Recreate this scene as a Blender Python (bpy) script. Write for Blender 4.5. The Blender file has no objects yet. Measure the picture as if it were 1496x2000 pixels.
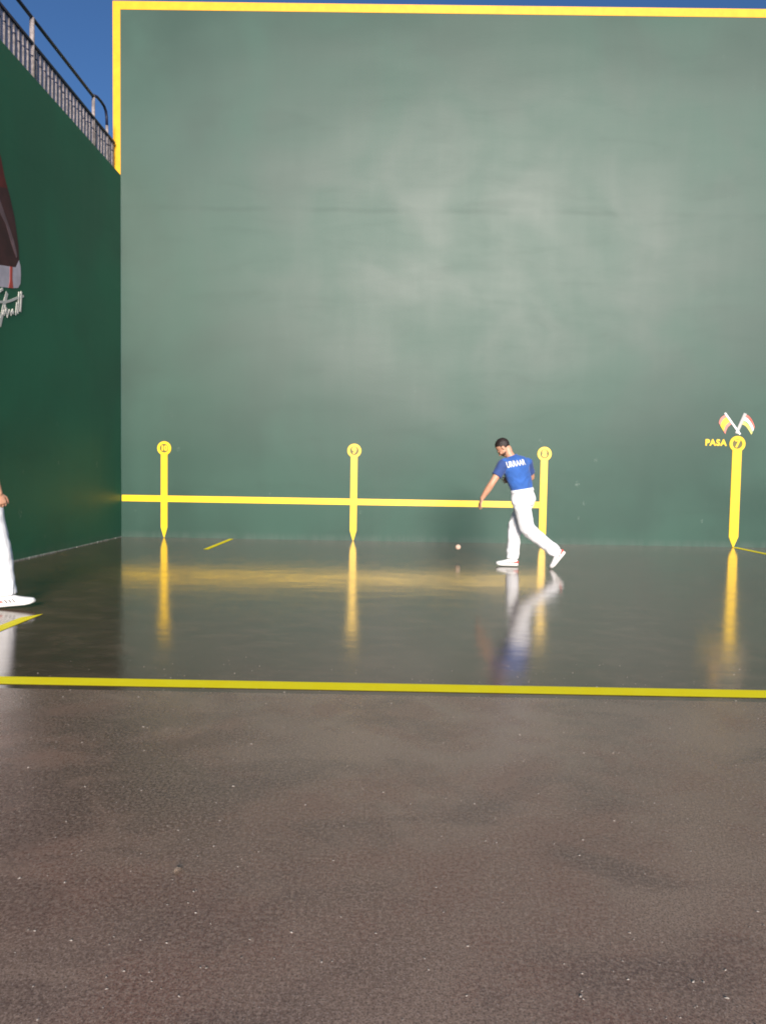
import bpy, bmesh, math, random
from mathutils import Vector, Matrix, noise
from mathutils.bvhtree import BVHTree

random.seed(7)
S = bpy.context.scene
COL = S.collection
R = math.radians

# ------------------------------------------------------------------ camera
cam_d = bpy.data.cameras.new('camera')
cam_d.sensor_fit = 'VERTICAL'
cam_d.sensor_height = 36.0
cam_d.lens = 25.18
cam_d.clip_start = 0.05
cam_d.clip_end = 3000
cam = bpy.data.objects.new('camera', cam_d)
COL.objects.link(cam)
CAM_LOC = Vector((4.918, -13.222, 1.220))
PITCH, YAW, ROLL = -0.0513, -0.00585, 0.01655
fw = Vector((math.sin(YAW) * math.cos(PITCH), math.cos(YAW) * math.cos(PITCH), math.sin(PITCH)))
rt = Vector((math.cos(YAW), -math.sin(YAW), 0))
up = rt.cross(fw)
rt2 = rt * math.cos(ROLL) + up * math.sin(ROLL)
up2 = -rt * math.sin(ROLL) + up * math.cos(ROLL)
m = Matrix((rt2, up2, -fw)).transposed().to_4x4()
m.translation = CAM_LOC
cam.matrix_world = m
S.camera = cam

# ------------------------------------------------------------------ sky, sun, exposure
SUN_EL, SUN_AZ = R(16.5), R(173)          # azimuth from +Y towards +X: behind the camera, a little to the right
w = bpy.data.worlds.new('World')
S.world = w
w.use_nodes = True
wn, wl = w.node_tree.nodes, w.node_tree.links
bg = wn['Background']
sky = wn.new('ShaderNodeTexSky')
sky.sky_type = 'NISHITA'
sky.sun_disc = False
sky.sun_elevation = SUN_EL
sky.sun_rotation = SUN_AZ
sky.altitude = 1500
sky.air_density = 1.0
sky.dust_density = 0.0
sky.ozone_density = 6.0
wl.new(sky.outputs['Color'], bg.inputs['Color'])
bg.inputs['Strength'].default_value = 0.085

sd = bpy.data.lights.new('sun', 'SUN')
sd.energy = 5.0
sd.angle = R(18)
sd.color = (1.0, 0.925, 0.83)
sun = bpy.data.objects.new('sun', sd)
COL.objects.link(sun)
sdir = Vector((math.sin(SUN_AZ) * math.cos(SUN_EL), math.cos(SUN_AZ) * math.cos(SUN_EL), math.sin(SUN_EL)))
sun.rotation_euler = sdir.to_track_quat('Z', 'Y').to_euler()
sun.location = (8, -30, 20)

S.render.engine = 'CYCLES'
S.cycles.filter_width = 1.9
S.view_settings.view_transform = 'Standard'
S.view_settings.look = 'None'
S.view_settings.gamma = 1
S.view_settings.use_curve_mapping = False
S.view_settings.exposure = 0.50

# ------------------------------------------------------------------ helpers: materials
class NT:
    def __init__(s, name):
        s.m = bpy.data.materials.new(name)
        s.m.use_nodes = True
        s.n, s.l = s.m.node_tree.nodes, s.m.node_tree.links
        s.b = s.n['Principled BSDF']
    def node(s, t, **kw):
        x = s.n.new(t)
        for k, v in kw.items():
            setattr(x, k, v)
        return x
    def put(s, sock, v):
        if hasattr(v, 'node'):
            s.l.new(v, sock)
        elif isinstance(v, (tuple, list)) and len(v) == 3 and sock.type == 'RGBA':
            sock.default_value = (*v, 1)
        else:
            sock.default_value = v
    def coord(s, scale=(1, 1, 1), loc=(0, 0, 0)):
        g = s.node('ShaderNodeNewGeometry')
        mp = s.node('ShaderNodeMapping')
        mp.inputs['Scale'].default_value = scale
        mp.inputs['Location'].default_value = loc
        s.l.new(g.outputs['Position'], mp.inputs['Vector'])
        return mp.outputs['Vector']
    def noise(s, vec, scale, detail=4, rough=0.55, dist=0.0):
        x = s.node('ShaderNodeTexNoise')
        s.put(x.inputs['Vector'], vec)
        x.inputs['Scale'].default_value = scale
        x.inputs['Detail'].default_value = detail
        x.inputs['Roughness'].default_value = rough
        x.inputs['Distortion'].default_value = dist
        return x.outputs['Fac']
    def ramp(s, fac, lo, hi, a=0.0, b=1.0, smooth=True):
        x = s.node('ShaderNodeMapRange')
        x.interpolation_type = 'SMOOTHSTEP' if smooth else 'LINEAR'
        s.put(x.inputs['Value'], fac)
        for i, v in zip(('From Min', 'From Max', 'To Min', 'To Max'), (lo, hi, a, b)):
            s.put(x.inputs[i], v)
        return x.outputs['Result']
    def math(s, op, a, b=0.0):
        x = s.node('ShaderNodeMath', operation=op)
        s.put(x.inputs[0], a)
        s.put(x.inputs[1], b)
        return x.outputs[0]
    def mix(s, fac, a, b):
        x = s.node('ShaderNodeMix', data_type='RGBA')
        s.put(x.inputs[0], fac)
        s.put(x.inputs[6], a)
        s.put(x.inputs[7], b)
        return x.outputs[2]
    def bump(s, h, strength, dist=0.01, nrm=None):
        x = s.node('ShaderNodeBump')
        s.put(x.inputs['Height'], h)
        x.inputs['Strength'].default_value = strength
        x.inputs['Distance'].default_value = dist
        if nrm is not None:
            s.l.new(nrm, x.inputs['Normal'])
        return x.outputs['Normal']
    def set(s, **kw):
        names = dict(color='Base Color', rough='Roughness', normal='Normal', spec='Specular IOR Level', metal='Metallic',
                     ior='IOR', coat='Coat Weight', coat_rough='Coat Roughness', sheen='Sheen Weight', alpha='Alpha')
        for k, v in kw.items():
            s.put(s.b.inputs[names[k]], v)
        return s.m

def plain(name, color, rough=0.5, var=0.08, vscale=12, bump=0.0, bscale=60, **kw):
    t = NT(name)
    v = t.coord()
    f = t.ramp(t.noise(v, vscale), 0.3, 0.7)
    c = t.mix(f, tuple(x * (1 - var) for x in color), tuple(min(1, x * (1 + var)) for x in color))
    if bump:
        kw['normal'] = t.bump(t.noise(v, bscale), bump, 0.005)
    return t.set(color=c, rough=rough, **kw)

def green_wall(name, base, rough, seam=True, spec=0.5, aniso=0.0):
    t = NT(name)
    p = t.coord()
    sep = t.node('ShaderNodeSeparateXYZ')
    t.l.new(p, sep.inputs[0])
    z = sep.outputs['Z']
    big = t.noise(t.coord((1, 1, 0.9)), 0.55, 3, 0.5, 0.4)
    streak = t.noise(t.coord((3.0, 3.0, 0.35)), 1.6, 5, 0.6)
    trowel = t.noise(t.coord((0.7, 0.7, 2.6)), 1.1, 5, 0.6, 0.6)
    fine = t.noise(p, 38, 4, 0.6)
    c = t.mix(t.ramp(big, 0.3, 0.7), tuple(x * 0.84 for x in base), tuple(x * 1.14 for x in base))
    c = t.mix(t.ramp(streak, 0.45, 0.75, 0, 0.06), c, (base[0] * 1.9, base[1] * 1.35, base[2] * 1.45))
    c = t.mix(t.ramp(trowel, 0.52, 0.8, 0, 0.22), c, tuple(x * 0.62 for x in base))
    # ball scuffs: pale smudges on the lower part where balls strike
    vo = t.node('ShaderNodeTexVoronoi')
    t.put(vo.inputs['Vector'], t.coord((1.0, 1.0, 0.75)))
    vo.inputs['Scale'].default_value = 2.3
    sz = t.math('MULTIPLY', t.noise(p, 1.3, 2), 0.22)
    spot = t.ramp(vo.outputs['Distance'], t.math('SUBTRACT', sz, 0.065), sz, 1, 0)
    spot = t.math('MULTIPLY', spot, t.ramp(t.noise(p, 24, 3), 0.45, 0.62))
    spot = t.math('MULTIPLY', spot, t.ramp(z, 0.4, 2.6, 0.6, 0.04))
    c = t.mix(spot, c, (0.2, 0.25, 0.21))
    # fine pale scratches
    scr = t.noise(t.coord((14, 14, 2.2)), 1.5, 6, 0.7)
    c = t.mix(t.ramp(scr, 0.66, 0.8, 0, 0.2), c, (0.15, 0.20, 0.17))
    # dust at the foot of the wall
    dust = t.math('MULTIPLY', t.ramp(z, 0.02, 0.16, 1, 0), t.ramp(streak, 0.35, 0.6, 0.05, 0.2))
    c = t.mix(dust, c, (0.13, 0.15, 0.13))
    r = t.math('ADD', t.ramp(big, 0.3, 0.7, rough - 0.03, rough + 0.03), t.ramp(trowel, 0.35, 0.75, -0.006, 0.008))
    r = t.math('ADD', r, t.ramp(streak, 0.4, 0.7, 0.002, -0.003))
    h = t.math('ADD', t.math('MULTIPLY', big, 0.5), t.math('MULTIPLY', trowel, 0.35))
    n1 = t.bump(t.noise(t.coord((0.8, 0.8, 1.0), (4, 2, 1.5)), 0.34, 2, 0.45), 0.32, 0.10)
    n1 = t.bump(h, 0.018, 0.05, n1)
    if seam:
        wob = t.math('MULTIPLY', t.math('SUBTRACT', t.noise(t.coord((1, 0, 0)), 0.8, 3), 0.5), 0.16)
        d = t.math('ABSOLUTE', t.math('SUBTRACT', t.math('ADD', z, wob), 6.0))
        d2 = t.math('ABSOLUTE', t.math('SUBTRACT', t.math('ADD', z, wob), 2.55))
        s1 = t.math('MULTIPLY', t.ramp(d, 0.0, 0.08, 1, 0), t.ramp(big, 0.40, 0.62, 0.1, 1))
        s2 = t.math('MULTIPLY', t.ramp(d2, 0.0, 0.14, 1, 0), t.ramp(big, 0.45, 0.62, 0.0, 0.3))
        s = t.math('ADD', s1, s2)
        c = t.mix(t.math('MULTIPLY', s, 0.16), c, tuple(x * 0.45 for x in base))
        n1 = t.bump(s, 0.015, 0.02, n1)
        r = t.math('ADD', r, t.math('MULTIPLY', s, 0.015))
    n2 = t.bump(fine, 0.12, 0.004, n1)
    if aniso:       # vertical roller marks spread the sheen sideways
        cb = t.node('ShaderNodeCombineXYZ')
        cb.inputs[0].default_value = 1.0
        t.l.new(cb.outputs[0], t.b.inputs['Tangent'])
        t.b.inputs['Anisotropic'].default_value = aniso
    return t.set(color=c, rough=r, normal=n2, spec=spec)

def floor_mat():
    """polished dark playing surface"""
    t = NT('polished_court_floor')
    p = t.coord()
    a = t.noise(p, 0.7, 5, 0.6, 0.5)
    b = t.noise(t.coord((1, 1, 1), (9, 4, 2)), 2.2, 5, 0.65)
    g = t.noise(p, 70, 5, 0.8)
    mo = t.noise(t.coord((1.0, 1.5, 1), (2, 7, 3)), 3.4, 7, 0.68, 0.5)
    c = t.mix(t.ramp(a, 0.3, 0.7), (0.058, 0.031, 0.021), (0.096, 0.056, 0.039))
    c = t.mix(t.ramp(b, 0.40, 0.62, 0, 0.6), c, (0.085, 0.047, 0.036))
    c = t.mix(t.ramp(mo, 0.46, 0.66, 0, 0.75), c, (0.150, 0.090, 0.064))
    c = t.mix(t.ramp(mo, 0.30, 0.45, 0.55, 0), c, (0.035, 0.022, 0.017))
    c = t.mix(t.ramp(g, 0.40, 0.66, 0, 0.5), c, (0.140, 0.088, 0.064))
    r = t.math('ADD', t.ramp(b, 0.3, 0.75, 0.08, 0.14), t.ramp(mo, 0.3, 0.7, 0.0, 0.03))
    wav = t.noise(t.coord((1.0, 2.4, 1)), 1.6, 3, 0.5, 0.3)
    n = t.bump(wav, 0.16, 0.012)
    n = t.bump(g, 0.07, 0.003, n)
    t.b.inputs['Specular Tint'].default_value = (1.0, 0.89, 0.81, 1)
    return t.set(color=c, rough=r, normal=n, ior=1.75)

def apron_mat():
    """rough brown concrete outside the court line"""
    t = NT('rough_brown_concrete')
    p = t.coord()
    a = t.noise(p, 0.7, 5, 0.6, 0.5)
    b = t.noise(t.coord((1, 1, 1), (9, 4, 2)), 1.9, 6, 0.65, 0.4)
    bl = t.noise(t.coord((1.0, 1.5, 1), (1, 8, 0)), 1.6, 6, 0.62, 0.6)
    g = t.noise(p, 78, 6, 0.8)
    g2 = t.noise(t.coord((1, 1, 1), (3, 1, 7)), 175, 4, 0.75)
    g3 = t.noise(t.coord((1, 1, 1), (5, 2, 4)), 210, 2, 0.5)
    c = t.mix(t.ramp(a, 0.3, 0.7), (0.215, 0.126, 0.092), (0.300, 0.203, 0.152))
    c = t.mix(t.ramp(b, 0.42, 0.62, 0, 0.75), c, (0.215, 0.104, 0.074))
    c = t.mix(t.ramp(bl, 0.48, 0.66, 0, 0.7), c, (0.112, 0.067, 0.055))
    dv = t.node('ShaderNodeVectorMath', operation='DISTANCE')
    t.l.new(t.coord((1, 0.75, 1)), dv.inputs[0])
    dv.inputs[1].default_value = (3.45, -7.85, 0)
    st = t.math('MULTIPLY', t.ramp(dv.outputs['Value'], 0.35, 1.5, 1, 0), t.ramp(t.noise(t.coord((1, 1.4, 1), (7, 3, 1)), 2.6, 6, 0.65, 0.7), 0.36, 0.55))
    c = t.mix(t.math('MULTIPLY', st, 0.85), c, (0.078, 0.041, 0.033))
    c = t.mix(t.ramp(g, 0.42, 0.62, 0, 0.7), c, (0.42, 0.292, 0.225))
    c = t.mix(t.ramp(g2, 0.49, 0.60, 0, 0.8), c, (0.072, 0.044, 0.033))
    c = t.mix(t.ramp(g3, 0.62, 0.70, 0, 0.85), c, (0.45, 0.36, 0.31))
    r = t.math('ADD', t.ramp(b, 0.3, 0.75, 0.20, 0.32), t.ramp(g, 0.3, 0.7, -0.04, 0.05))
    n = t.bump(g, 0.22, 0.004)
    n = t.bump(g2, 0.28, 0.0025, n)
    return t.set(color=c, rough=r, normal=n, ior=1.65)

def yellow_paint(name, rough=0.35, spec=0.5, lo=(0.86, 0.53, 0.006), hi=(0.92, 0.60, 0.012)):
    t = NT(name)
    p = t.coord()
    n = t.noise(p, 6, 5, 0.6)
    c = t.mix(t.ramp(n, 0.3, 0.75), lo, hi)
    c = t.mix(t.ramp(t.noise(p, 45, 4, 0.7), 0.62, 0.78, 0, 0.4), c, (0.42, 0.32, 0.06))
    return t.set(color=c, rough=rough, normal=t.bump(t.noise(p, 70, 3), 0.1, 0.003), spec=spec)

def cloth(name, color, var=0.1, scale=9, rough=0.85):
    t = NT(name)
    v = t.coord()
    f = t.noise(v, scale, 4)
    c = t.mix(t.ramp(f, 0.3, 0.7), tuple(x * (1 - var) for x in color), tuple(min(1, x * (1 + var)) for x in color))
    n = t.bump(t.noise(t.coord((1, 1, 0.45)), 22, 3, 0.5, 0.8), 0.3, 0.012)
    n = t.bump(t.noise(v, 600, 2), 0.08, 0.001, n)
    return t.set(color=c, rough=rough, normal=n, sheen=0.15)

M = {}
M['wall'] = green_wall('green_court_paint', (0.022, 0.062, 0.045), 0.435, spec=0.31, aniso=0.5)
M['wall2'] = green_wall('green_end_paint', (0.027, 0.132, 0.070), 0.50, seam=False, spec=0.3)
M['floor'] = floor_mat()
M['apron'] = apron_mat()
M['ground'] = plain('asphalt_ground', (0.06, 0.058, 0.055), 0.9, 0.2, 1.5, 0.3)
M['yellow'] = yellow_paint('yellow_paint')
M['yellow_floor'] = yellow_paint('yellow_floor_paint', 0.6, 0.15, (0.97, 0.80, 0.01), (0.98, 0.85, 0.02))
M['gold'] = yellow_paint('golden_border_paint', 0.5, 0.3, (0.80, 0.36, 0.004), (0.85, 0.42, 0.008))
M['dark'] = plain('dark_olive_paint', (0.10, 0.085, 0.012), 0.5)
M['rail_dark'] = plain('dark_blue_rail_paint', (0.016, 0.018, 0.045), 0.45, 0.2)
M['rail_grey'] = plain('weathered_baluster', (0.33, 0.275, 0.26), 0.6, 0.3, 20)
M['panel'] = plain('pale_lavender_panel', (0.31, 0.30, 0.42), 0.6, 0.15, 5)
M['dust'] = plain('dusty_joint', (0.30, 0.31, 0.27), 0.8, 0.4, 14)
M['white'] = plain('white_paint', (0.78, 0.76, 0.74), 0.5, 0.05)
M['greyw'] = plain('light_grey_paint', (0.40, 0.38, 0.37), 0.5, 0.05)
M['red'] = plain('red_paint', (0.62, 0.10, 0.07), 0.5, 0.1)
M['pink'] = plain('faded_red_paint', (0.66, 0.20, 0.16), 0.5, 0.1)
M['flag_y'] = plain('flag_yellow_paint', (0.86, 0.62, 0.02), 0.5)
M['flag_y2'] = plain('flag_pale_yellow_paint', (0.80, 0.66, 0.13), 0.5)
M['flag_g'] = plain('flag_green_paint', (0.05, 0.28, 0.06), 0.5)
M['maroon'] = plain('maroon_mural_paint', (0.075, 0.022, 0.024), 0.6, 0.25, 3)
M['maroon2'] = plain('red_mural_paint', (0.16, 0.022, 0.020), 0.6, 0.25, 3)
M['mauve'] = plain('mauve_mural_paint', (0.20, 0.115, 0.125), 0.6, 0.2, 6)
M['mural_w'] = plain('pale_mural_paint', (0.62, 0.54, 0.60), 0.6, 0.12, 5)
M['sign_w'] = plain('signature_paint', (0.70, 0.66, 0.60), 0.6, 0.06)
M['skin'] = plain('skin', (0.56, 0.29, 0.185), 0.5, 0.08, 25, 0.1, 200)
M['skin'].node_tree.nodes['Principled BSDF'].inputs['Subsurface Weight'].default_value = 0.08
M['hair'] = plain('dark_brown_hair', (0.020, 0.011, 0.009), 0.55, 0.4, 90, 0.6, 220)
M['beard'] = plain('short_beard', (0.085, 0.042, 0.030), 0.7, 0.4, 120, 0.5, 260)
M['eye'] = plain('dark_eye', (0.02, 0.015, 0.012), 0.2)
M['blue'] = cloth('blue_jersey', (0.028, 0.108, 0.38), 0.12)
M['navy'] = cloth('navy_sleeve', (0.028, 0.062, 0.21), 0.12)
M['redshirt'] = cloth('red_jersey', (0.50, 0.045, 0.035), 0.12)
M['trouser'] = cloth('white_trouser', (0.80, 0.79, 0.80), 0.03)
M['shoe'] = plain('white_shoe', (0.76, 0.75, 0.74), 0.45, 0.05, 30)
M['sole'] = plain('pale_rubber', (0.60, 0.58, 0.56), 0.6, 0.1)
M['shoe_red'] = plain('red_trim', (0.60, 0.07, 0.05), 0.45)
M['shoe_dark'] = plain('dark_trim', (0.05, 0.02, 0.02), 0.5)
M['ball'] = plain('pale_leather', (0.62, 0.44, 0.34), 0.6, 0.1, 60, 0.2, 200)
M['stitch'] = plain('dark_stitch', (0.12, 0.07, 0.05), 0.7)
M['grit'] = plain('pale_grit', (0.33, 0.285, 0.25), 0.5, 0.4, 40)
M['petal'] = plain('dry_leaf', (0.52, 0.40, 0.30), 0.7, 0.2, 40)

# ------------------------------------------------------------------ helpers: meshes
def obj(name, bm, mat, parent=None, smooth=False):
    me = bm
    if isinstance(bm, bmesh.types.BMesh):
        me = bpy.data.meshes.new(name)
        bmesh.ops.recalc_face_normals(bm, faces=bm.faces)
        bm.to_mesh(me)
        bm.free()
    if smooth:
        me.polygons.foreach_set('use_smooth', [True] * len(me.polygons))
    o = bpy.data.objects.new(name, me)
    COL.objects.link(o)
    if mat is not None:
        me.materials.clear()
        me.materials.append(M[mat])
    if parent is not None:
        o.parent = parent
        o.matrix_parent_inverse = Matrix.Translation(parent.location).inverted()
    return o

def empty(name, loc=(0, 0, 0)):
    o = bpy.data.objects.new(name, None)
    o.empty_display_size = 0.2
    o.location = loc
    COL.objects.link(o)
    return o

def tag(o, label=None, cat=None, group=None, kind=None):
    for k, v in (('label', label), ('category', cat), ('group', group), ('kind', kind)):
        if v:
            o[k] = v
    return o

def box(bm, lo, hi, bevel=0.0):
    lo, hi = Vector(lo), Vector(hi)
    b = bmesh.ops.create_cube(bm, size=1.0)
    vs = b['verts']
    for v in vs:
        v.co = Vector([(lo[i] + hi[i]) / 2 + v.co[i] * (hi[i] - lo[i]) for i in range(3)])
    if bevel:
        es = list({e for v in vs for e in v.link_edges})
        bmesh.ops.bevel(bm, geom=es, offset=bevel, segments=2, affect='EDGES')
    return bm

def boxm(lo, hi, bevel=0.0):
    return box(bmesh.new(), lo, hi, bevel)

def prism(bm, pts, y0, y1, axis='Y'):
    """closed outline in the XZ plane (axis Y) or the YZ plane (axis X), given a thickness"""
    def P(a, b, d):
        return (a, d, b) if axis == 'Y' else (d, a, b)
    f = [bm.verts.new(P(a, b, y0)) for a, b in pts]
    k = [bm.verts.new(P(a, b, y1)) for a, b in pts]
    n = len(pts)
    bm.faces.new(f)
    bm.faces.new(k[::-1])
    for i in range(n):
        bm.faces.new((f[i], f[(i + 1) % n], k[(i + 1) % n], k[i]))
    return bm

def tube(bm, pts, r, n=10):
    pts = [Vector(p) for p in pts]
    rings = []
    ref = None
    for i, p in enumerate(pts):
        t = (pts[min(i + 1, len(pts) - 1)] - pts[max(i - 1, 0)]).normalized()
        if ref is None:
            ref = t.orthogonal().normalized()
        u = (ref - t * ref.dot(t)).normalized()
        ref = u
        v = t.cross(u)
        rr = r[i] if isinstance(r, (list, tuple)) else r
        rings.append([bm.verts.new(p + (u * math.cos(a) + v * math.sin(a)) * rr)
                      for a in [2 * math.pi * k / n for k in range(n)]])
    for a, b in zip(rings, rings[1:]):
        for k in range(n):
            bm.faces.new((a[k], a[(k + 1) % n], b[(k + 1) % n], b[k]))
    bm.faces.new(rings[0][::-1])
    bm.faces.new(rings[-1])
    return bm

def circle(cx, cz, r, n=40, a0=0, a1=2 * math.pi):
    return [(cx + r * math.cos(a0 + (a1 - a0) * i / n), cz + r * math.sin(a0 + (a1 - a0) * i / n)) for i in range(n)]

def text_mesh(body, size, extrude=0.004, offset=0.0, align='CENTER', space=1.0):
    cu = bpy.data.curves.new('lettering', 'FONT')
    cu.body = body
    cu.size = size
    cu.extrude = extrude
    cu.offset = offset
    cu.align_x = align
    cu.align_y = 'CENTER'
    cu.space_character = space
    cu.resolution_u = 4
    o = bpy.data.objects.new('lettering', cu)
    COL.objects.link(o)
    bpy.context.view_layer.update()
    dg = bpy.context.evaluated_depsgraph_get()
    me = bpy.data.meshes.new_from_object(o.evaluated_get(dg))
    bpy.data.objects.remove(o)
    bpy.data.curves.remove(cu)
    return me

# ================================================================== THE PLACE
H = 9.46           # long wall up to the yellow border
LH = 6.566         # end wall
bm = bmesh.new()
box(bm, (-700, -700, -0.6), (700, 700, -0.02))
tag(obj('ground', bm, 'ground'), kind='structure')
bm = bmesh.new()
box(bm, (0, -9.30, -0.02), (36, 0, 0.0))
tag(obj('court_floor', bm, 'floor'), kind='structure')
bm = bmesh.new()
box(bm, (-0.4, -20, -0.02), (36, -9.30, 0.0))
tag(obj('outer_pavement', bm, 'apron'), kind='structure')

# long wall
lw = empty('long_wall', (18, 0.2, 0))
tag(lw, 'tall glossy green playing wall with a yellow border facing the camera', 'wall')
obj('wall_face', boxm((0, 0, -0.02), (36, 0.4, H)), 'wall', lw)
obj('wall_edge', boxm((-0.006, 0.003, LH - 0.4), (0.0, 0.4, H)), 'wall', lw)
bt = bmesh.new()
prism(bt, [(-0.135, H), (36.0, H), (36.0, H + 0.145), (-0.135, H + 0.145)], -0.006, 0.4)
obj('top_border', bt, 'gold', lw)
bt = bmesh.new()
prism(bt, [(-0.135, LH - 0.05), (0.0, LH - 0.05), (0.0, H), (-0.135, H)], -0.006, 0.397)
obj('side_border', bt, 'gold', lw)

# end wall at the left
ew = empty('end_wall', (-0.2, -5, 0))
tag(ew, 'dark green end wall on the left, meeting the long wall in a corner', 'wall')
obj('wall_face', boxm((-0.4, -11, -0.02), (0, -0.001, LH)), 'wall2', ew)
bj = bmesh.new()
y = -0.01
while y > -11:
    l = random.uniform(0.15, 0.6)
    if random.random() < 0.85:
        box(bj, (0.0, max(y - l, -11), 0.0), (random.uniform(0.005, 0.011), y, random.uniform(0.008, 0.017)))
    y -= l + random.uniform(0.0, 0.05)
obj('dusty_joint', bj, 'dust', ew)

# railing on top of the end wall
RX = -0.10
rg = empty('railing', (RX, -5, LH))
tag(rg, 'weathered baluster railing with a dark handrail on top of the left wall', 'railing')
FT = 7.111
obj('backing_panel', boxm((RX - 0.012, -10.9, LH), (RX + 0.002, -0.06, FT - 0.03)), 'panel', rg)
obj('top_rail', boxm((RX - 0.03, -10.9, FT - 0.035), (RX + 0.03, -0.06, FT + 0.012), 0.006), 'rail_dark', rg)
obj('bottom_rail', boxm((RX - 0.02, -10.9, LH), (RX + 0.02, -0.06, LH + 0.03), 0.004), 'rail_grey', rg)
mb = bmesh.new()
tube(mb, [(0, 0, 0), (0, 0, 0.16), (0, 0, 0.24), (0, 0, 0.30), (0, 0, 0.38), (0, 0, FT - LH - 0.03)],
     [0.019, 0.017, 0.019, 0.021, 0.018, 0.016], 8)
first = obj('baluster', mb, 'rail_grey', rg, True)
mk = bmesh.new()
bmesh.ops.create_icosphere(mk, subdivisions=1, radius=0.026)
for v in mk.verts:
    v.co.z *= 0.7
    v.co += Vector((0.006, 0, 0.36))
k0 = obj('collar', mk, 'rail_dark', first, True)
first.location = (RX - rg.location.x, -0.16 - rg.location.y, 0)
first.matrix_parent_inverse = Matrix.Identity(4)
k0.matrix_parent_inverse = Matrix.Identity(4)
for i in range(1, 88):
    b = first.copy()
    COL.objects.link(b)
    b.location = (RX - rg.location.x, -0.16 - i * 0.12 - rg.location.y, 0)
    k = k0.copy()
    COL.objects.link(k)
    k.parent = b
    k.location = (0, 0, random.uniform(-0.03, 0.03))
HR = 7.455
for py in (-0.952, -3.02, -5.09, -7.16, -9.2):
    bp = bmesh.new()
    tube(bp, [(RX, py, LH), (RX, py, HR)], 0.033 if py < -2 else 0.027, 12)
    obj('rail_post', bp, 'rail_grey', rg, True)
bh = bmesh.new()
tube(bh, [(RX, -10.9, HR), (RX, -3, HR), (RX, -0.93, HR)], 0.026, 12)
obj('handrail', bh, 'rail_dark', rg, True)
bh = bmesh.new()
tube(bh, [(RX, -0.93, HR + 0.03), (RX, -0.80, HR + 0.075), (RX, -0.62, HR + 0.085), (RX, -0.5, HR + 0.075),
          (RX, -0.42, HR + 0.03), (RX, -0.385, HR - 0.06), (RX, -0.375, HR - 0.2)], 0.024, 12)
obj('handrail_end', bh, 'rail_dark', rg, True)
bh = bmesh.new()
tube(bh, [(RX, -0.375, HR - 0.2), (RX, -0.372, LH)], 0.024, 12)
obj('rail_post', bh, 'rail_grey', rg, True)

# ------------------------------------------------------------------ number markers painted on the long wall
def marker(x, zc, w, disc, num, label, nsize):
    e = empty('number_marker', (x, 0, 0))
    tag(e, label, 'marker', 'yellow numbered markers along the long wall')
    b = bmesh.new()
    hw = w / 2
    prism(b, [(x - 0.008, 0.004), (x + 0.008, 0.004), (x + hw, 0.19), (x + hw, zc - disc * 0.84), (x - hw, zc - disc * 0.84), (x - hw, 0.19)],
          -0.013, 0.002)
    bmesh.ops.bevel(b, geom=[ed for ed in b.edges if all(v.co.y < -0.01 for v in ed.verts)], offset=0.004, segments=2, affect='EDGES')
    obj('post', b, 'yellow', e)
    b = bmesh.new()
    ro, ri = disc, disc * 0.62
    n = 48
    vs = []
    for rr, yy in ((ro, 0.002), (ro, -0.010), (ro - 0.004, -0.014), (ri + 0.003, -0.014), (ri, -0.010), (ri, 0.002)):
        vs.append([b.verts.new((x + rr * math.cos(2 * math.pi * k / n), yy, zc + rr * math.sin(2 * math.pi * k / n))) for k in range(n)])
    for i in range(6):
        for k in range(n):
            b.faces.new((vs[i][k], vs[i][(k + 1) % n], vs[(i + 1) % 6][(k + 1) % n], vs[(i + 1) % 6][k]))
    obj('disc_ring', b, 'yellow', e, False)
    b = bmesh.new()
    prism(b, circle(x, zc, ri + 0.002, 40), -0.005, 0.002)
    obj('disc_face', b, 'dark', e)
    me = text_mesh(num, nsize, 0.004, 0.007)
    o = obj('numeral', me, 'yellow', e)
    me.transform(Matrix.Translation((x, -0.009, zc - 0.002)) @ Matrix.Rotation(R(90), 4, 'X'))
    return e

marker(0.795, 1.650, 0.120, 0.128, '10', 'yellow marker with number 10, beside the left corner', 0.125)
marker(4.295, 1.662, 0.122, 0.128, '9', 'yellow marker with number 9, alone on the wall between marker 10 and the player', 0.17)
marker(7.785, 1.660, 0.130, 0.130, '8', 'yellow marker with number 8, right behind the player in blue', 0.17)
marker(11.305, 1.900, 0.170, 0.145, '7', 'tall thick yellow marker with number 7 under the crossed flags', 0.19)

wl_ = obj('wall_line', boxm((0.012, -0.008, 0.663), (7.72, 0.002, 0.778), 0.002), 'yellow')
tag(wl_, 'long horizontal yellow line low on the green wall, crossing the markers', 'line')

# PASA lettering
e = empty('wall_lettering', (10.9, 0, 1.91))
tag(e, 'yellow word PASA on the green wall left of the tallest marker', 'lettering')
tx = 10.755
for ch in 'PASA':
    me = text_mesh(ch, 0.155, 0.005, 0.006)
    me.transform(Matrix.Translation((tx, -0.006, 1.913)) @ Matrix.Rotation(R(90), 4, 'X'))
    obj('letter', me, 'yellow', e)
    tx += 0.098

# crossed flags painted on the wall
def wpt(zx, zy):
    px, py = 1360 + zx / 11.0 - 1438, 790 + zy / 11.0 - 867
    return (11.297 + .00941 * px + .00039 * py, 1.901 - .00942 * py + .00017 * px)

def bez(a, b, c, t):
    return tuple((1 - t) ** 2 * a[i] + 2 * t * (1 - t) * b[i] + t * t * c[i] for i in (0, 1))

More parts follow.
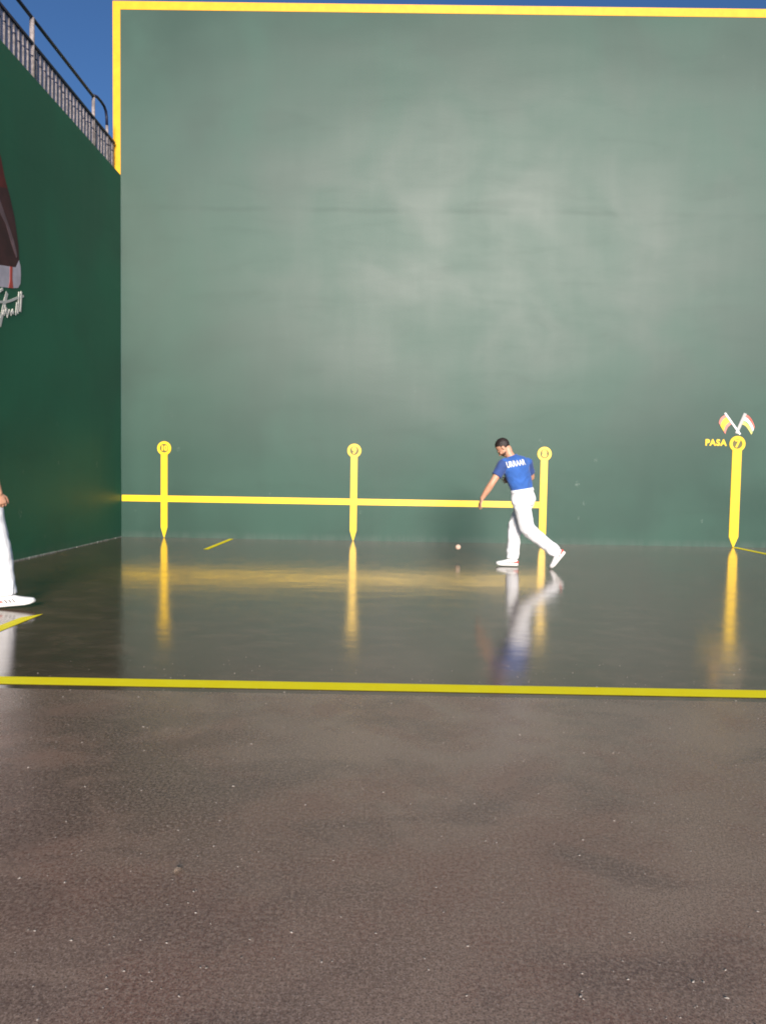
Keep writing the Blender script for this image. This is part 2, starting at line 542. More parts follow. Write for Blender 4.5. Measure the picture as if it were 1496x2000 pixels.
def flag(name, label, pole, top, bot, bands, depth, pole_w, pole_mat):
    c = wpt(*pole[1])
    e = empty(name, (c[0], 0, c[1]))
    tag(e, label, 'flag', 'pair of crossed flags on the wall')
    a, b_ = wpt(*pole[0]), wpt(*pole[1])
    d = Vector((b_[0] - a[0], b_[1] - a[1])).normalized()
    nn = Vector((-d.y, d.x)) * pole_w / 2
    b = bmesh.new()
    prism(b, [(a[0] + nn.x, a[1] + nn.y), (b_[0] + nn.x, b_[1] + nn.y), (b_[0] - nn.x, b_[1] - nn.y), (a[0] - nn.x, a[1] - nn.y)], -0.012 - depth, 0.002)
    obj('pole', b, pole_mat, e)
    T = [wpt(*p) for p in top]
    B = [wpt(*p) for p in bot]
    N = 12
    for v0, v1, mat in bands:
        b = bmesh.new()
        up_, lo_ = [], []
        for k in range(N + 1):
            t = k / N
            p, q = bez(*T, t), bez(*B, t)
            up_.append(tuple(p[i] + (q[i] - p[i]) * v0 for i in (0, 1)))
            lo_.append(tuple(p[i] + (q[i] - p[i]) * v1 for i in (0, 1)))
        fr = []
        for k in range(N + 1):
            yy = -0.006 - 0.003 * math.sin(k / N * 7) - depth
            fr.append((b.verts.new((up_[k][0], yy, up_[k][1])), b.verts.new((lo_[k][0], yy, lo_[k][1])),
                       b.verts.new((lo_[k][0], 0.002, lo_[k][1])), b.verts.new((up_[k][0], 0.002, up_[k][1]))))
        for f0, f1 in zip(fr, fr[1:]):
            for i in range(4):
                b.faces.new((f0[i], f1[i], f1[(i + 1) % 4], f0[(i + 1) % 4]))
        b.faces.new(fr[0])
        b.faces.new(fr[-1][::-1])
        obj('stripe', b, mat, e)
    return e

flag('painted_flag', 'red and yellow flag, left one of the crossed pair above the tallest marker', ((600, 190), (925, 645)),
     ((620, 225), (490, 270), (475, 405)), ((745, 425), (640, 470), (610, 640)),
     ((0, 0.26, 'pink'), (0.26, 0.74, 'flag_y'), (0.74, 1, 'pink')), 0.002, 0.032, 'white')
flag('painted_flag', 'red, white, green and yellow flag, right one of the crossed pair above the tallest marker', ((1035, 200), (845, 625)),
     ((1060, 225), (1190, 290), (1235, 490)), ((960, 430), (1070, 440), (1165, 650)),
     ((0, 0.27, 'red'), (0.27, 0.6, 'white'), (0.6, 0.72, 'flag_g'), (0.72, 1, 'flag_y2')), 0.0, 0.055, 'greyw')

# ------------------------------------------------------------------ painted figure and signature on the end wall
e = empty('wall_mural', (0, -4.1, 3.5))
tag(e, 'painted maroon figure with a pale end on the dark green end wall', 'mural')
b = bmesh.new()
prism(b, [(-4.9, 5.75), (-4.45, 5.66), (-4.06, 5.13), (-3.97, 4.915), (-3.90, 4.80), (-4.6, 4.6), (-5.0, 5.0)], -0.002, 0.004, 'X')
obj('upper_garment', b, 'maroon2', e)
b = bmesh.new()
prism(b, [(-3.90, 4.80), (-3.85, 4.732), (-3.728, 4.478), (-3.643, 4.163), (-3.633, 3.98), (-3.72, 3.86), (-4.2, 3.76), (-4.9, 3.8), (-5.0, 5.0), (-4.6, 4.6)], -0.002, 0.004, 'X')
obj('garment', b, 'maroon', e)
b = bmesh.new()
prism(b, [(-4.2, 4.62), (-4.10, 4.60), (-3.93, 4.40), (-3.76, 4.19), (-3.675, 4.02), (-3.70, 3.99), (-3.80, 4.10), (-3.95, 4.33), (-4.2, 4.50)], -0.002, 0.006, 'X')
obj('fold_highlight', b, 'mauve', e)
b = bmesh.new()
prism(b, [(-3.633, 3.98), (-3.594, 3.911), (-3.585, 3.80), (-3.599, 3.682), (-3.66, 3.61), (-3.796, 3.571), (-4.118, 3.507), (-4.6, 3.42), (-4.9, 3.8), (-4.2, 3.76), (-3.72, 3.86)], -0.002, 0.004, 'X')
obj('white_end', b, 'mural_w', e)
b = bmesh.new()
prism(b, [(-3.86, 3.83), (-3.80, 3.845), (-3.81, 3.70), (-3.79, 3.573), (-3.90, 3.55), (-3.87, 3.64)], -0.002, 0.006, 'X')
obj('red_stripe', b, 'shoe_red', e)

def ypt(zx, zy):        # signature sketch grid -> point on the end wall
    u, v_ = zx / 245.0, (zy - 1410) / 270.0
    yy = -4.122 + (0.616 - 0.02 * v_) * u
    zt = 3.482 + 0.116 * u
    return (yy, zt - v_ * (0.30 + 0.085 * (1 - u)))

sg = empty('wall_signature', (0, -3.8, 3.3))
tag(sg, 'white handwritten signature below the painted figure on the end wall', 'lettering')
SK = [0]
def stroke(pts, wdt):
    SK[0] += 1
    dx = 0.004 + 0.0009 * SK[0]
    P = [Vector(ypt(*p)) for p in pts]
    b = bmesh.new()
    L, Rr = [], []
    for i, p in enumerate(P):
        t = (P[min(i + 1, len(P) - 1)] - P[max(i - 1, 0)]).normalized()
        n_ = Vector((-t.y, t.x)) * wdt / 2
        L.append(p + n_)
        Rr.append(p - n_)
    q = [[b.verts.new((x, s_[i].x, s_[i].y)) for x, s_ in ((dx, L), (dx, Rr), (-0.002, Rr), (-0.002, L))] for i in range(len(P))]
    for a, c_ in zip(q, q[1:]):
        for k in range(4):
            b.faces.new((a[k], c_[k], c_[(k + 1) % 4], a[(k + 1) % 4]))
    b.faces.new(q[0])
    b.faces.new(q[-1][::-1])
    obj('stroke', b, 'sign_w', sg)
stroke([(75, 1440), (50, 1530), (25, 1640), (0, 1735)], 0.055)
stroke([(-60, 1545), (0, 1525), (60, 1528), (120, 1512), (180, 1485), (242, 1462)], 0.030)
stroke([(172, 1535), (168, 1600), (162, 1672)], 0.020)
stroke([(194, 1420), (190, 1540), (183, 1660)], 0.026)
stroke([(216, 1412), (214, 1530), (208, 1645)], 0.032)
stroke([(50, 1560), (58, 1585), (72, 1600)], 0.03)
stroke([(38, 1600), (30, 1640), (42, 1650), (60, 1600), (68, 1610), (72, 1670), (95, 1605), (105, 1625), (110, 1660), (128, 1605), (136, 1625), (130, 1655)], 0.017)
stroke([(0, 1432), (14, 1420), (30, 1410)], 0.03)
stroke([(-70, 1440), (-95, 1560), (-120, 1700)], 0.05)
stroke([(-50, 1560), (-45, 1620), (-30, 1650)], 0.03)

# ------------------------------------------------------------------ floor lines
def fline(label, pts):
    b = bmesh.new()
    f = [b.verts.new((x, y, 0.003)) for x, y in pts]
    b.faces.new(f)
    o = obj('floor_line', b, 'yellow_floor')
    tag(o, label, 'line', 'yellow lines painted on the floor')
N = 60
edge = lambda k, s: s * 0.073 + 0.003 * noise.noise((k * 0.9, s * 5, 0))
top = [(36.0 * k / N, -9.158 + edge(k, 1)) for k in range(N + 1)]
bot = [(36.0 * k / N, -9.158 + edge(k, -1)) for k in range(N, -1, -1)]
fline('long yellow line across the floor in front of both players', bot[::-1] + top[::-1])
fline('short yellow dash on the floor by the wall, between markers 10 and 9', [(2.02, -1.95), (2.10, -1.95), (2.10, -0.08), (2.02, -0.08)])
fline('yellow dash on the floor at the left edge, in front of the cut-off player', [(1.92, -9.05), (2.03, -9.05), (2.03, -7.24), (1.92, -7.40)])
fline('yellow line on the floor running out from the tallest marker', [(11.25, -9.05), (11.36, -9.05), (11.36, -0.02), (11.25, -0.02)])

# ------------------------------------------------------------------ ball in flight
bc = Vector((5.985, -2.54, 0.165))
b = bmesh.new()
bmesh.ops.create_uvsphere(b, u_segments=32, v_segments=20, radius=0.040)
for v in b.verts:
    v.co += bc
ball = obj('pelota_ball', b, 'ball', None, True)
tag(ball, 'small pale leather ball in mid air, low beside the player in blue', 'ball')
b = bmesh.new()
loop = []
for k in range(64):
    t = 2 * math.pi * k / 64
    q = Vector((math.cos(t) + 0.45 * math.cos(3 * t), math.sin(t) - 0.45 * math.sin(3 * t), 0.9 * math.sin(2 * t))).normalized() * 0.040
    loop.append(bc + q)
tube(b, loop + [loop[0]], 0.0016, 5)
o = obj('seam', b, 'stitch', ball, True)
o.matrix_parent_inverse = Matrix.Identity(4)

# ------------------------------------------------------------------ grit and dry petals on the floor
b = bmesh.new()
rr = random.Random(3)
for k in range(1700):
    y = -13.0 + 4.5 * rr.random() ** 1.6
    x = 4.9 + (rr.random() - 0.5) * 2 * (0.62 * (y + 13.4) + 0.6)
    s_ = rr.uniform(0.0012, 0.003) * (1.4 if rr.random() < 0.15 else 1)
    c = Vector((x, y, s_ * 0.35))
    ang = rr.random() * 6.28
    ax = Vector((math.cos(ang), math.sin(ang), 0))
    ay = Vector((-ax.y, ax.x, 0))
    vs = [b.verts.new(c + ax * s_ * 2.2), b.verts.new(c + ay * s_ * rr.uniform(.4, .9)), b.verts.new(c - ax * s_ * 1.2),
          b.verts.new(c - ay * s_ * rr.uniform(.5, 1)), b.verts.new(c + Vector((0, 0, s_ * 0.8))), b.verts.new(c - Vector((0, 0, s_ * .3)))]
    for i in range(4):
        b.faces.new((vs[i], vs[(i + 1) % 4], vs[4]))
        b.faces.new((vs[(i + 1) % 4], vs[i], vs[5]))
tag(obj('floor_grit', b, 'grit'), 'pale grains of grit scattered over the dark floor', 'grit', kind='stuff')

def petal(x, y, l, wd, ang, label):
    b = bmesh.new()
    n = 8
    rows = []
    for k in range(n + 1):
        t = k / n
        ww = wd * math.sin(math.pi * (0.08 + 0.87 * t)) / 2
        z = 0.002 + 0.012 * math.sin(math.pi * t) * l / 0.06
        rows.append([b.verts.new((l * (t - .5), s_ * ww, z + abs(s_) * 0.004)) for s_ in (-1, 0, 1)])
    for p, q in zip(rows, rows[1:]):
        for i in (0, 1):
            b.faces.new((p[i], p[i + 1], q[i + 1], q[i]))
    r_ = bmesh.ops.solidify(b, geom=list(b.faces), thickness=0.0008)
    mm = Matrix.Translation((x, y, 0.0015)) @ Matrix.Rotation(ang, 4, 'Z')
    bmesh.ops.transform(b, matrix=mm, verts=b.verts)
    tag(obj('dry_leaf', b, 'petal', None, True), label, 'leaf', 'dry leaves on the floor')
PETALS = True

# ================================================================== PEOPLE
def V(*a):
    return Vector(a)

def loft(bm, secs, n=20):
    rings = []
    for c, u, v, a, b_ in secs:
        rings.append([bm.verts.new(c + u * (a * math.cos(t)) + v * (b_ * math.sin(t))) for t in [2 * math.pi * k / n for k in range(n)]])
    for r0, r1 in zip(rings, rings[1:]):
        for k in range(n):
            bm.faces.new((r0[k], r0[(k + 1) % n], r1[(k + 1) % n], r1[k]))
    bm.faces.new(rings[0][::-1])
    bm.faces.new(rings[-1])

def limb(bm, pts, rad, flat=1.0, ref=None, n=16, cap=True):
    """tapered tube through pts with rounded ends; rad per point; flat scales the second axis"""
    pts = [Vector(p) for p in pts]
    if cap:
        d0 = (pts[0] - pts[1]).normalized()
        d1 = (pts[-1] - pts[-2]).normalized()
        pts = [pts[0] + d0 * rad[0] * .85, pts[0] + d0 * rad[0] * .5] + pts + [pts[-1] + d1 * rad[-1] * .5, pts[-1] + d1 * rad[-1] * .85]
        rad = [rad[0] * .45, rad[0] * .85] + list(rad) + [rad[-1] * .85, rad[-1] * .45]
    secs = []
    u = None
    for i, p in enumerate(pts):
        t = (pts[min(i + 1, len(pts) - 1)] - pts[max(i - 1, 0)]).normalized()
        if u is None:
            u = (Vector(ref) if ref is not None else t.orthogonal())
        u = (u - t * u.dot(t)).normalized()
        secs.append((p, u, t.cross(u), rad[i], rad[i] * flat))
    loft(bm, secs, n)

def ell(bm, c, ax, rad):
    b0 = bmesh.ops.create_uvsphere(bm, u_segments=20, v_segments=14, radius=1)
    for v in b0['verts']:
        q = v.co.copy()
        v.co = c + ax[0] * (q.x * rad[0]) + ax[1] * (q.y * rad[1]) + ax[2] * (q.z * rad[2])

def remesh(bm, voxel, smooth=6, fac=0.5):
    me = bpy.data.meshes.new('tmp')
    bmesh.ops.recalc_face_normals(bm, faces=bm.faces)
    bm.to_mesh(me)
    bm.free()
    o = bpy.data.objects.new('tmp', me)
    COL.objects.link(o)
    a = o.modifiers.new('r', 'REMESH')
    a.mode = 'VOXEL'
    a.voxel_size = voxel
    a.use_smooth_shade = True
    if smooth:
        s_ = o.modifiers.new('s', 'SMOOTH')
        s_.iterations = smooth
        s_.factor = fac
    bpy.context.view_layer.update()
    dg = bpy.context.evaluated_depsgraph_get()
    out = bpy.data.meshes.new_from_object(o.evaluated_get(dg))
    bpy.data.objects.remove(o)
    bpy.data.meshes.remove(me)
    return out

def lerp_pts(P, R_, k):
    """subdivide a polyline with radii by a smooth interpolation so bends are rounded"""
    out, ro = [], []
    P = [Vector(p) for p in P]
    for i in range(len(P) - 1):
        p0, p1, p2, p3 = P[max(i - 1, 0)], P[i], P[i + 1], P[min(i + 2, len(P) - 1)]
        for j in range(k):
            t = j / k
            c = 0.5 * ((2 * p1) + (p2 - p0) * t + (2 * p0 - 5 * p1 + 4 * p2 - p3) * t * t + (3 * p1 - p0 - 3 * p2 + p3) * t ** 3)
            out.append(c)
            tt = t * t * (3 - 2 * t)
            ro.append(R_[i] * (1 - tt) + R_[i + 1] * tt)
    out.append(P[-1])
    ro.append(R_[-1])
    return out, ro

def mid(a, b, t=.5):
    return a + (b - a) * t

def wrinkle(me, centres, amp, freq, axis=None):
    """cloth folds: displacement along the normal, strongest near the joints"""
    me.update()
    nor = [v.normal.copy() for v in me.vertices]
    for i_, v in enumerate(me.vertices):
        wgt = 0.25
        for c, r_ in centres:
            d = (v.co - c).length / r_
            wgt += math.exp(-d * d)
        q = v.co.copy()
        s1 = noise.noise((q.x * freq * .5, q.y * freq * .5, q.z * freq + 3 * noise.noise(q * 4)))
        s2 = noise.noise((q.x * freq * 1.7 + 9, q.y * freq * 1.7, q.z * freq * 2.2))
        f_ = (1 - abs(s1) * 2.2) * .7 + s2 * .5
        v.co += nor[i_] * (amp * min(wgt, 1.3) * f_)

def hand(bm, wr, d, pn, side, curl, spread=0.0):
    """palm + five fingers. d: along the fingers, pn: the way the palm faces, side: towards the thumb"""
    d = d.normalized()
    side = (side - d * side.dot(d)).normalized()
    pn = (pn - d * pn.dot(d) - side * pn.dot(side)).normalized()
    loft(bm, [(wr - d * .02, side, pn, .020, .017), (wr, side, pn, .027, .018), (wr + d * .03, side, pn, .037, .017),
              (wr + d * .065, side, pn, .043, .015), (wr + d * .09, side, pn, .041, .012), (wr + d * .098, side, pn, .036, .007)], 16)
    for k, (off, L, yaw) in enumerate(((.034, .072, .14), (.0115, .082, .03), (-.0115, .077, -.06), (-.034, .062, -.17))):
        root = wr + d * (.083 - abs(k - 1.2) * .004) + side * off
        dd = (d + side * (yaw * (1 + spread))).normalized()
        p = root
        pts = [p]
        c_ = curl * (1 + .12 * k)
        for j, fr in enumerate((.42, .32, .26)):
            ang = c_ * (.55 + j * .75)
            q = dd * math.cos(ang) + pn * math.sin(ang)
            p = p + q * (L * fr)
            pts.append(p)
        limb(bm, pts, [.0098, .0092, .0083, .0072], n=10)
    r0 = wr + d * .022 + side * .026 + pn * .004
    t1 = (d * .62 + side * .68 + pn * .25).normalized()
    t2 = (d * .88 + side * .30 + pn * .35).normalized()
    p1 = r0 + t1 * .042
    p2 = p1 + t2 * .034
    p3 = p2 + (t2 * .9 + pn * .3).normalized() * .026
    limb(bm, [r0 - t1 * .01, p1, p2, p3], [.015, .0125, .0105, .0085], n=10)

def shoe(parent, ank, fwd, upv, L=0.30, name='shoe'):
    """ank: ankle joint; fwd: heel-to-toe direction; upv: up of the foot"""
    fwd = fwd.normalized()
    side = fwd.cross(upv).normalized()
    upv = side.cross(fwd).normalized()
    sole0 = ank - upv * .088
    g = lambda x, z: sole0 + fwd * x + upv * z
    b = bmesh.new()
    prof = [(-.082, .030, .020, .048), (-.074, .036, .032, .066), (-.045, .040, .041, .086), (0.0, .048, .044, .098), (.045, .044, .043, .084),
            (.09, .036, .046, .066), (.135, .032, .050, .054), (.175, .030, .047, .046), (.20, .027, .036, .040), (.214, .026, .02, .034)]
    k = L / 0.30
    secs = [(g(x * k, .014 + h_ / 2), side, upv, w_, h_ / 2) for x, cz, w_, h_ in prof]
    loft(b, secs, 20)
    limb(b, [g(0.0, .06), ank + upv * .03], [.042, .040])
    o = obj(name, remesh(b, .006, 5), 'shoe', parent, True)
    b = bmesh.new()
    pts = [(-.088, .0), (-.08, .028), (-.05, .042), (0.0, .043), (.05, .043), (.10, .049), (.15, .053), (.19, .044), (.212, .028), (.222, 0)]
    ring = [(x, y) for x, y in pts] + [(x, -y) for x, y in pts[-2:0:-1]]
    rows = []
    for zz, gr in ((0.0, .96), (.006, 1.0), (.022, 1.0), (.027, .95)):
        rows.append([b.verts.new(g(x * k * (gr if abs(y) < .03 else 1), zz + (.012 * max(0, (x - .12) / .1) ** 2)) + side * (y * gr)) for x, y in ring])
    n = len(ring)
    for r0, r1 in zip(rows, rows[1:]):
        for i in range(n):
            b.faces.new((r0[i], r0[(i + 1) % n], r1[(i + 1) % n], r1[i]))
    b.faces.new(rows[0][::-1])
    b.faces.new(rows[-1])
    so = obj('sole', b, 'sole', o, True)
    so.matrix_parent_inverse = Matrix.Identity(4)
    for s_ in (-1, 1):          # side flashes
        for x0, m_ in ((-.01, 'shoe_dark'), (.022, 'shoe_dark'), (.052, 'shoe_dark')):
            b = bmesh.new()
            limb(b, [g((x0 + .022) * k, .036) + side * s_ * .0455, g((x0 + .006) * k, .058) + side * s_ * .0405, g((x0 - .012) * k, .078) + side * s_ * .031],
                 [.0045, .005, .004], n=8)
            q = obj('flash', b, m_, o, True)
            q.matrix_parent_inverse = Matrix.Identity(4)
    b = bmesh.new()             # red heel counter
    pts = [g(-.02 * k, .045) + side * .047, g(-.055 * k, .05) + side * .042, g(-.080 * k, .052) + side * .022, g(-.086 * k, .052),
           g(-.080 * k, .052) - side * .022, g(-.055 * k, .05) - side * .042, g(-.02 * k, .045) - side * .047]
    limb(b, pts, [.008, .014, .017, .018, .017, .014, .008], flat=0.42, ref=upv, n=10)
    q = obj('heel_counter', remesh(b, .005, 3), 'shoe_red', o, True)
    q.matrix_parent_inverse = Matrix.Identity(4)
    return o

def person(name, J, loc, label, shirt_mat, beard=False, sleeve=0.62, sleeve_mat=None):
    """J: joints and axes in world coordinates; everything hangs under one empty at loc"""
    root = empty(name, loc)
    tag(root, label, 'person')
    pel, wa, ch, nk = J['pelvis'], J['waist'], J['chest'], J['neck']
    pr, sr = J['pelvis_right'].normalized(), J['chest_right'].normalized()
    sp = (nk - pel).normalized()
    def fr(r_, t):
        r_ = (r_ - t * r_.dot(t)).normalized()
        return r_, t.cross(r_)
    hl, hr, sl, sR = J['hip_l'], J['hip_r'], J['sh_l'], J['sh_r']
    # ---- torso sections (centre, right, forward, half width, half depth)
    def torso(grow, z0, shirt=False):
        secs = []
        t1 = (wa - pel).normalized()
        t2 = (ch - wa).normalized()
        t3 = (nk - ch).normalized()
        rows = [(pel - t1 * .06, pr, t1, .150, .105), (pel, pr, t1, .165, .118), (mid(pel, wa, .5), mid(pr, sr, .3), t1, .158, .112),
                (wa, mid(pr, sr, .5), (t1 + t2), .142, .103), (mid(wa, ch, .5), mid(pr, sr, .75), t2, .158, .113), (ch, sr, t2, .175, .122),
                (mid(ch, nk, .35), sr, (t2 + t3), .178, .118), (mid(ch, nk, .62), sr, t3, .165, .098), (mid(ch, nk, .82), sr, t3, .12, .075),
                (nk, sr, t3, .068, .062)]
        for i, (c, r_, t, a, b_) in enumerate(rows):
            if i < z0:
                continue
            u, v = fr(r_, t.normalized())
            secs.append((c, u, v, a + grow, b_ + grow))
        return secs
    hc, hf, hu = J['head'], J['head_f'].normalized(), J['head_u']
    hu = (hu - hf * hu.dot(hf)).normalized()
    hrt = hf.cross(hu)
    HA = (hrt, hf, hu)
    hp = lambda r_, f_, u_: hc + hrt * r_ + hf * f_ + hu * u_
    # ---- body: one continuous skin surface
    b = bmesh.new()
    loft(b, torso(0, 0), 28)
    ell(b, hp(0, -.014, .034), HA, (.077, .098, .090))
    ell(b, hp(0, .026, -.022), HA, (.064, .068, .086))
    ell(b, hp(0, .050, -.082), HA, (.042, .038, .030))
    ell(b, hp(0, .030, -.066), HA, (.054, .048, .036))
    ell(b, hp(0, .086, .014), HA, (.046, .014, .012))
    limb(b, [hp(0, .088, .004), hp(0, .104, -.022), hp(0, .108, -.032)], [.009, .012, .015], n=10)
    for s_ in (-1, 1):
        ell(b, hp(s_ * .012, .100, -.034), HA, (.008, .010, .008))
        ell(b, hp(s_ * .076, -.008, -.008), (hrt, hf, hu), (.010, .019, .031))
        ell(b, hp(s_ * .040, .070, -.026), HA, (.020, .018, .018))
    ell(b, hp(0, .089, -.058), HA, (.024, .010, .006))
    ell(b, hp(0, .087, -.068), HA, (.022, .010, .007))
    limb(b, [nk - sp * .04, mid(nk, hc, .35), hp(0, -.022, -.05)], [.066, .058, .058], n=18)
    for s_, k in ((-1, 'l'), (1, 'r')):
        sh, el_, wr = J['sh_' + k], J['el_' + k], J['wr_' + k]
        P, Q = lerp_pts([mid(ch, sh, .6), sh, mid(sh, el_, .45), el_, mid(el_, wr, .35), wr], [.062, .062, .054, .044, .047, .031], 4)
        limb(b, P, Q)
        hj = J['hand_' + k]
        hand(b, wr, hj[0], hj[1], hj[2], hj[3])
        hip, kn, an = J['hip_' + k], J['kn_' + k], J['an_' + k]
        P, Q = lerp_pts([hip + (hip - kn).normalized() * .05, hip, mid(hip, kn, .5), kn, mid(kn, an, .35), an], [.080, .086, .074, .055, .055, .038], 4)
        limb(b, P, Q)
        ft = J['foot_' + k]
        limb(b, [an, an + ft[0].normalized() * .04 - ft[1].normalized() * .03, an + ft[0].normalized() * .15 - ft[1].normalized() * .056], [.034, .032, .024])
    body = obj('body', remesh(b, .0055, 4), 'skin', root, True)
    for s_ in (-1, 1):
        q = bmesh.new()
        ell(q, hp(s_ * .031, .078, -.002), HA, (.012, .008, .006))
        o = obj('eye', q, 'eye', body, True)
        o.matrix_parent_inverse = Matrix.Identity(4)
        q = bmesh.new()
        limb(q, [hp(s_ * .012, .097, .016), hp(s_ * .032, .093, .021), hp(s_ * .05, .078, .016)], [.004, .005, .003], n=8)
        o = obj('eyebrow', q, 'hair', body, True)
        o.matrix_parent_inverse = Matrix.Identity(4)
    # ---- hair: shell around the skull above a hairline
    q = bmesh.new()
    bmesh.ops.create_uvsphere(q, u_segments=56, v_segments=40, radius=1)
    kill = []
    for v in q.verts:
        c = v.co.copy()
        th = 1.0 + .045 * noise.noise(c * 6) + .03 * noise.noise(c * 17)
        f_, u_ = c.y, c.z
        line = -0.05 + 0.80 * max(0, f_) ** 1.4 - .85 * min(1, max(0, (0.16 - f_) / .32)) - (.28 if .1 < f_ < .32 else 0)
        if u_ < line + .06 * noise.noise(c * 9):
            kill.append(v)
        v.co = hp(c.x * .0795 * th, -.016 + c.y * .101 * th, .036 + c.z * .0940 * th)
    bmesh.ops.delete(q, geom=kill, context='VERTS')
    bmesh.ops.solidify(q, geom=list(q.faces), thickness=0.012)
    o = obj('hair', q, 'hair', body, True)
    o.matrix_parent_inverse = Matrix.Identity(4)
    if beard:
        q = bmesh.new()
        bmesh.ops.create_uvsphere(q, u_segments=44, v_segments=32, radius=1)
        kill = []
        for v in q.verts:
            c = v.co.copy()
            if c.z > -.12 + .12 * c.y + .08 * noise.noise(c * 8) or c.y < -.5:
                kill.append(v)
            v.co = hp(c.x * .0625, .028 + c.y * .066, -.045 + c.z * .070)
        bmesh.ops.delete(q, geom=kill, context='VERTS')
        bmesh.ops.solidify(q, geom=list(q.faces), thickness=0.006)
        o = obj('beard', q, 'beard', body, True)
        o.matrix_parent_inverse = Matrix.Identity(4)
    # ---- jersey
    b = bmesh.new()
    sec = torso(.020, 3)
    sec = [(mid(pel, wa, .75), sec[0][1], sec[0][2], .150, .108)] + sec
    sec[-1] = (*sec[-1][:3], .076, .070)
    loft(b, sec, 28)
    for k in 'lr':
        sh, el_ = J['sh_' + k], J['el_' + k]
        P, Q = lerp_pts([mid(ch, sh, .62) + sp * .02, sh, mid(sh, el_, sleeve * .5), mid(sh, el_, sleeve)], [.074, .076, .072, .072], 4)
        limb(b, P, Q, cap=False)
    me = remesh(b, .009, 6)
    wrinkle(me, [(wa, .14), (mid(wa, ch, .4), .12), (J['sh_l'], .1), (J['sh_r'], .1)], .013, 10)
    shirt = obj('jersey', me, shirt_mat, root, True)
    if sleeve_mat:
        me.materials.append(M[sleeve_mat])
        for p_ in me.polygons:
            for k in 'lr':
                sh, el_ = J['sh_' + k], J['el_' + k]
                if (p_.center - sh).dot((el_ - sh).normalized()) > -.02 and (p_.center - mid(sh, el_, .35)).length < .145 \
                        and (p_.center - sh).dot((sh - ch).normalized()) > -.03:
                    p_.material_index = 1
    q = bmesh.new()
    u, v = fr(sr, (nk - ch).normalized())
    tube(q, [nk + (nk - ch).normalized() * .006 + u * (.074 * math.cos(t)) + v * (.069 * math.sin(t)) for t in [2 * math.pi * i / 32 for i in range(33)]], .010, 8)
    o = obj('collar', q, shirt_mat, shirt, True)
    o.matrix_parent_inverse = Matrix.Identity(4)
    # ---- trousers
    b = bmesh.new()
    t1 = (wa - pel).normalized()
    u, v = fr(pr, t1)
    loft(b, [(pel - t1 * .10, u, v, .150, .115), (pel - t1 * .04, u, v, .184, .142), (pel + t1 * .03, u, v, .184, .138), (mid(pel, wa, .55), u, v, .174, .127), (mid(pel, wa, .86), u, v, .163, .121)], 28)
    for k in 'lr':
        hip, kn, an = J['hip_' + k], J['kn_' + k], J['an_' + k]
        cuff = mid(kn, an, .97)
        P, Q = lerp_pts([hip + (hip - kn).normalized() * .04, hip, mid(hip, kn, .5), kn, mid(kn, an, .45), mid(kn, an, .8), cuff],
                        [.104, .114, .108, .096, .088, .080, .079], 4)
        limb(b, P, Q, cap=False)
    me = remesh(b, .009, 6)
    wrinkle(me, [(J['kn_l'], .12), (J['kn_r'], .12), (J['an_l'], .14), (J['an_r'], .14), (J['hip_l'], .12), (J['hip_r'], .12)], .021, 8)
    tr = obj('trousers', me, 'trouser', root, True)
    q = bmesh.new()
    loft(q, [(mid(pel, wa, .66), u, v, .176, .133), (mid(pel, wa, .72), u, v, .180, .137), (mid(pel, wa, .93), u, v, .176, .135), (mid(pel, wa, .97), u, v, .170, .129)], 40)
    o = obj('waistband', q, 'trouser', tr, True)
    o.matrix_parent_inverse = Matrix.Identity(4)
    for k in 'lr':
        f0, f1, L = J['foot_' + k]
        shoe(root, J['an_' + k], f0, f1, L)
    return root, shirt

# ---- player in blue, striding to the left with his back turned
YA = -3.426
def A(x, z, dy):                     # measured in the plane of the front foot, then moved in depth
    k = 1 + dy / (YA - CAM_LOC.y)
    return V(CAM_LOC.x + (x - CAM_LOC.x) * k, YA + dy, CAM_LOC.z + (z - CAM_LOC.z) * k)
tf = V(-.50, .86, -.12)
JA = dict(
    pelvis=A(6.772, .925, -.07), waist=A(6.748, 1.07, -.07), chest=A(6.665, 1.335, -.08), neck=A(6.60, 1.50, -.08),
    pelvis_right=V(.80, .58, 0), chest_right=V(.90, .42, .02),
    head=A(6.482, 1.622, -.05), head_f=V(-.60, .26, -.78), head_u=V(-.70, .15, .66),
    hip_l=A(6.735, .88, -.14), kn_l=A(6.845, .52, -.19), an_l=A(7.245, .195, -.20),
    hip_r=A(6.80, .88, .01), kn_r=A(6.668, .53, .05), an_r=A(6.640, .100, .0),
    sh_l=A(6.495, 1.405, -.16), el_l=A(6.345, 1.145, -.20), wr_l=A(6.212, .930, -.14),
    sh_r=A(6.810, 1.415, .02), el_r=A(6.872, 1.22, .17), wr_r=A(6.61, 1.19, .20),
    hand_l=(V(-.30, .1, -.92), V(.8, .45, -.2), V(-.3, .9, 0), .28),
    hand_r=(V(-.95, -.02, -.10), V(0, -.9, -.2), V(0, .2, .9), .35),
    foot_l=(V(-.62, .12, -.84), V(-.80, .05, .62), .29), foot_r=(V(-.99, .12, 0), V(0, 0, 1), .30))
pA, shirtA = person('person', JA, (6.7, YA, 0), 'player in blue jersey and white trousers striding left with his back turned', 'blue', beard=True, sleeve=.66, sleeve_mat='navy')

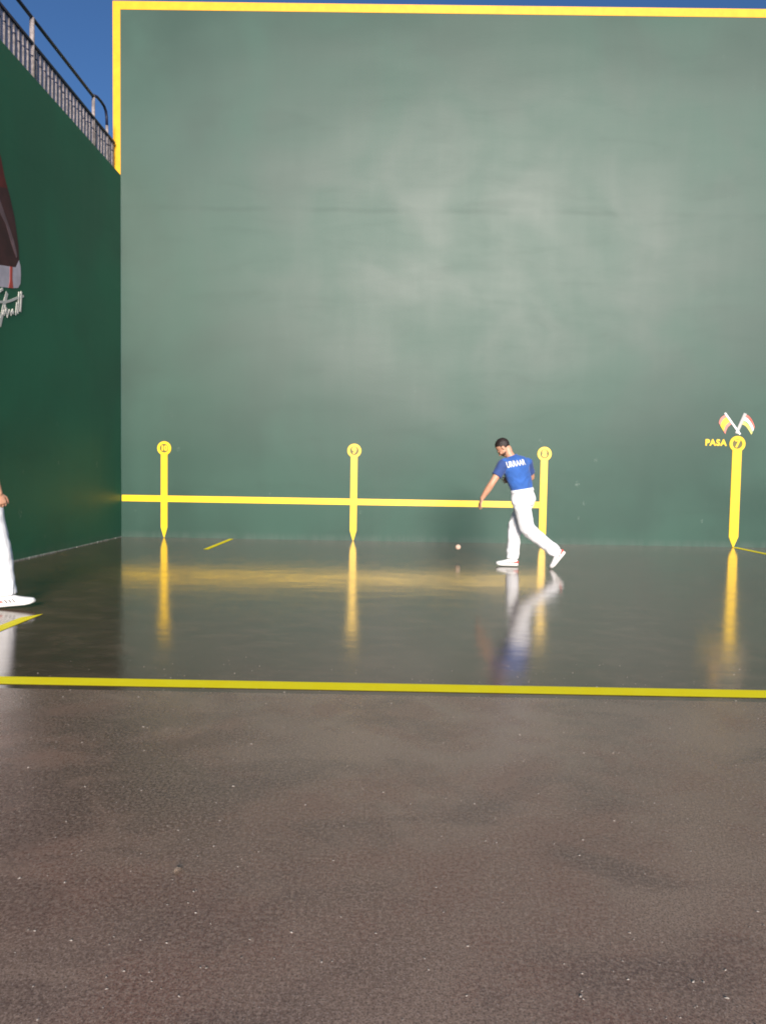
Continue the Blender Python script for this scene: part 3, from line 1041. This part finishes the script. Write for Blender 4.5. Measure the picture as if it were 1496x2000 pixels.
# name on the back of the jersey, laid onto the cloth
dgm = shirtA.data
bv = BVHTree.FromPolygons([v.co[:] for v in dgm.vertices], [p.vertices[:] for p in dgm.polygons])
cr = JA['chest_right'].normalized()
back = -(V(-.42, .90, 0))
bx = V(.96, -.05, .20).normalized()
by = V(-.27, .25, .93).normalized()
cen = A(6.690, 1.428, -.40)
tw = -0.105
for ch_ in 'URRAAR':
    me = text_mesh(ch_, .115, .0, .0035)
    b = bmesh.new()
    b.from_mesh(me)
    bpy.data.meshes.remove(me)
    bmesh.ops.subdivide_edges(b, edges=[e_ for e_ in b.edges if e_.calc_length() > .02], cuts=2)
    hit_ok = True
    for v in b.verts:
        q = cen + bx * (tw + v.co.x * .60) + by * v.co.y
        h = bv.ray_cast(q, V(0, 1, -.08).normalized(), 1.0)
        if h[0] is None:
            hit_ok = False
            break
        v.co = h[0] + h[1] * .003
    if hit_ok:
        bmesh.ops.solidify(b, geom=list(b.faces), thickness=.0015)
        o = obj('back_letter', b, 'white', shirtA)
        o.matrix_parent_inverse = Matrix.Identity(4)
    else:
        b.free()
    tw += .044

# ---- second player, walking in from the left edge
YB = -7.06
def B(x, z, dy=0):
    return V(x, YB + dy, z)
JB = dict(
    pelvis=B(1.375, .95), waist=B(1.375, 1.09), chest=B(1.365, 1.36), neck=B(1.375, 1.525),
    pelvis_right=V(.1, -1, 0), chest_right=V(-.12, -1, 0),
    head=B(1.435, 1.695), head_f=V(.99, .05, -.08), head_u=V(0, 0, 1),
    hip_l=B(1.415, .90, .085), kn_l=B(1.525, .49, .07), an_l=B(1.600, .108, .05),
    hip_r=B(1.36, .90, -.085), kn_r=B(1.31, .48, -.09), an_r=B(1.03, .19, -.10),
    sh_l=B(1.345, 1.45, .19), el_l=B(1.23, 1.18, .24), wr_l=B(1.20, .92, .21),
    sh_r=B(1.40, 1.45, -.19), el_r=B(1.590, 1.24, -.20), wr_r=B(1.648, 1.015, -.15),
    hand_l=(V(.05, 0, -1), V(0, -1, 0), V(1, 0, 0), .4),
    hand_r=(V(.22, .1, -.97), V(-.75, .6, 0), V(.6, .8, .1), .85),
    foot_l=(V(.985, .08, .10), V(-.10, 0, .99), .325), foot_r=(V(.72, 0, -.66), V(.66, 0, .72), .325))
pB, shirtB = person('person', JB, (1.4, YB, 0), 'player in white trousers and white shoes stepping in at the left edge', 'redshirt', sleeve=.55)

petal(6.83, -10.60, .060, .022, R(115), 'narrow pale dry leaf lying alone on the floor, right of centre')
petal(7.00, -10.57, .045, .030, R(40), 'rounder grey dry leaf beside the narrow pale one on the floor')
petal(4.30, -11.1, .030, .018, R(60), 'tiny tan leaf scrap on the floor, left of centre')
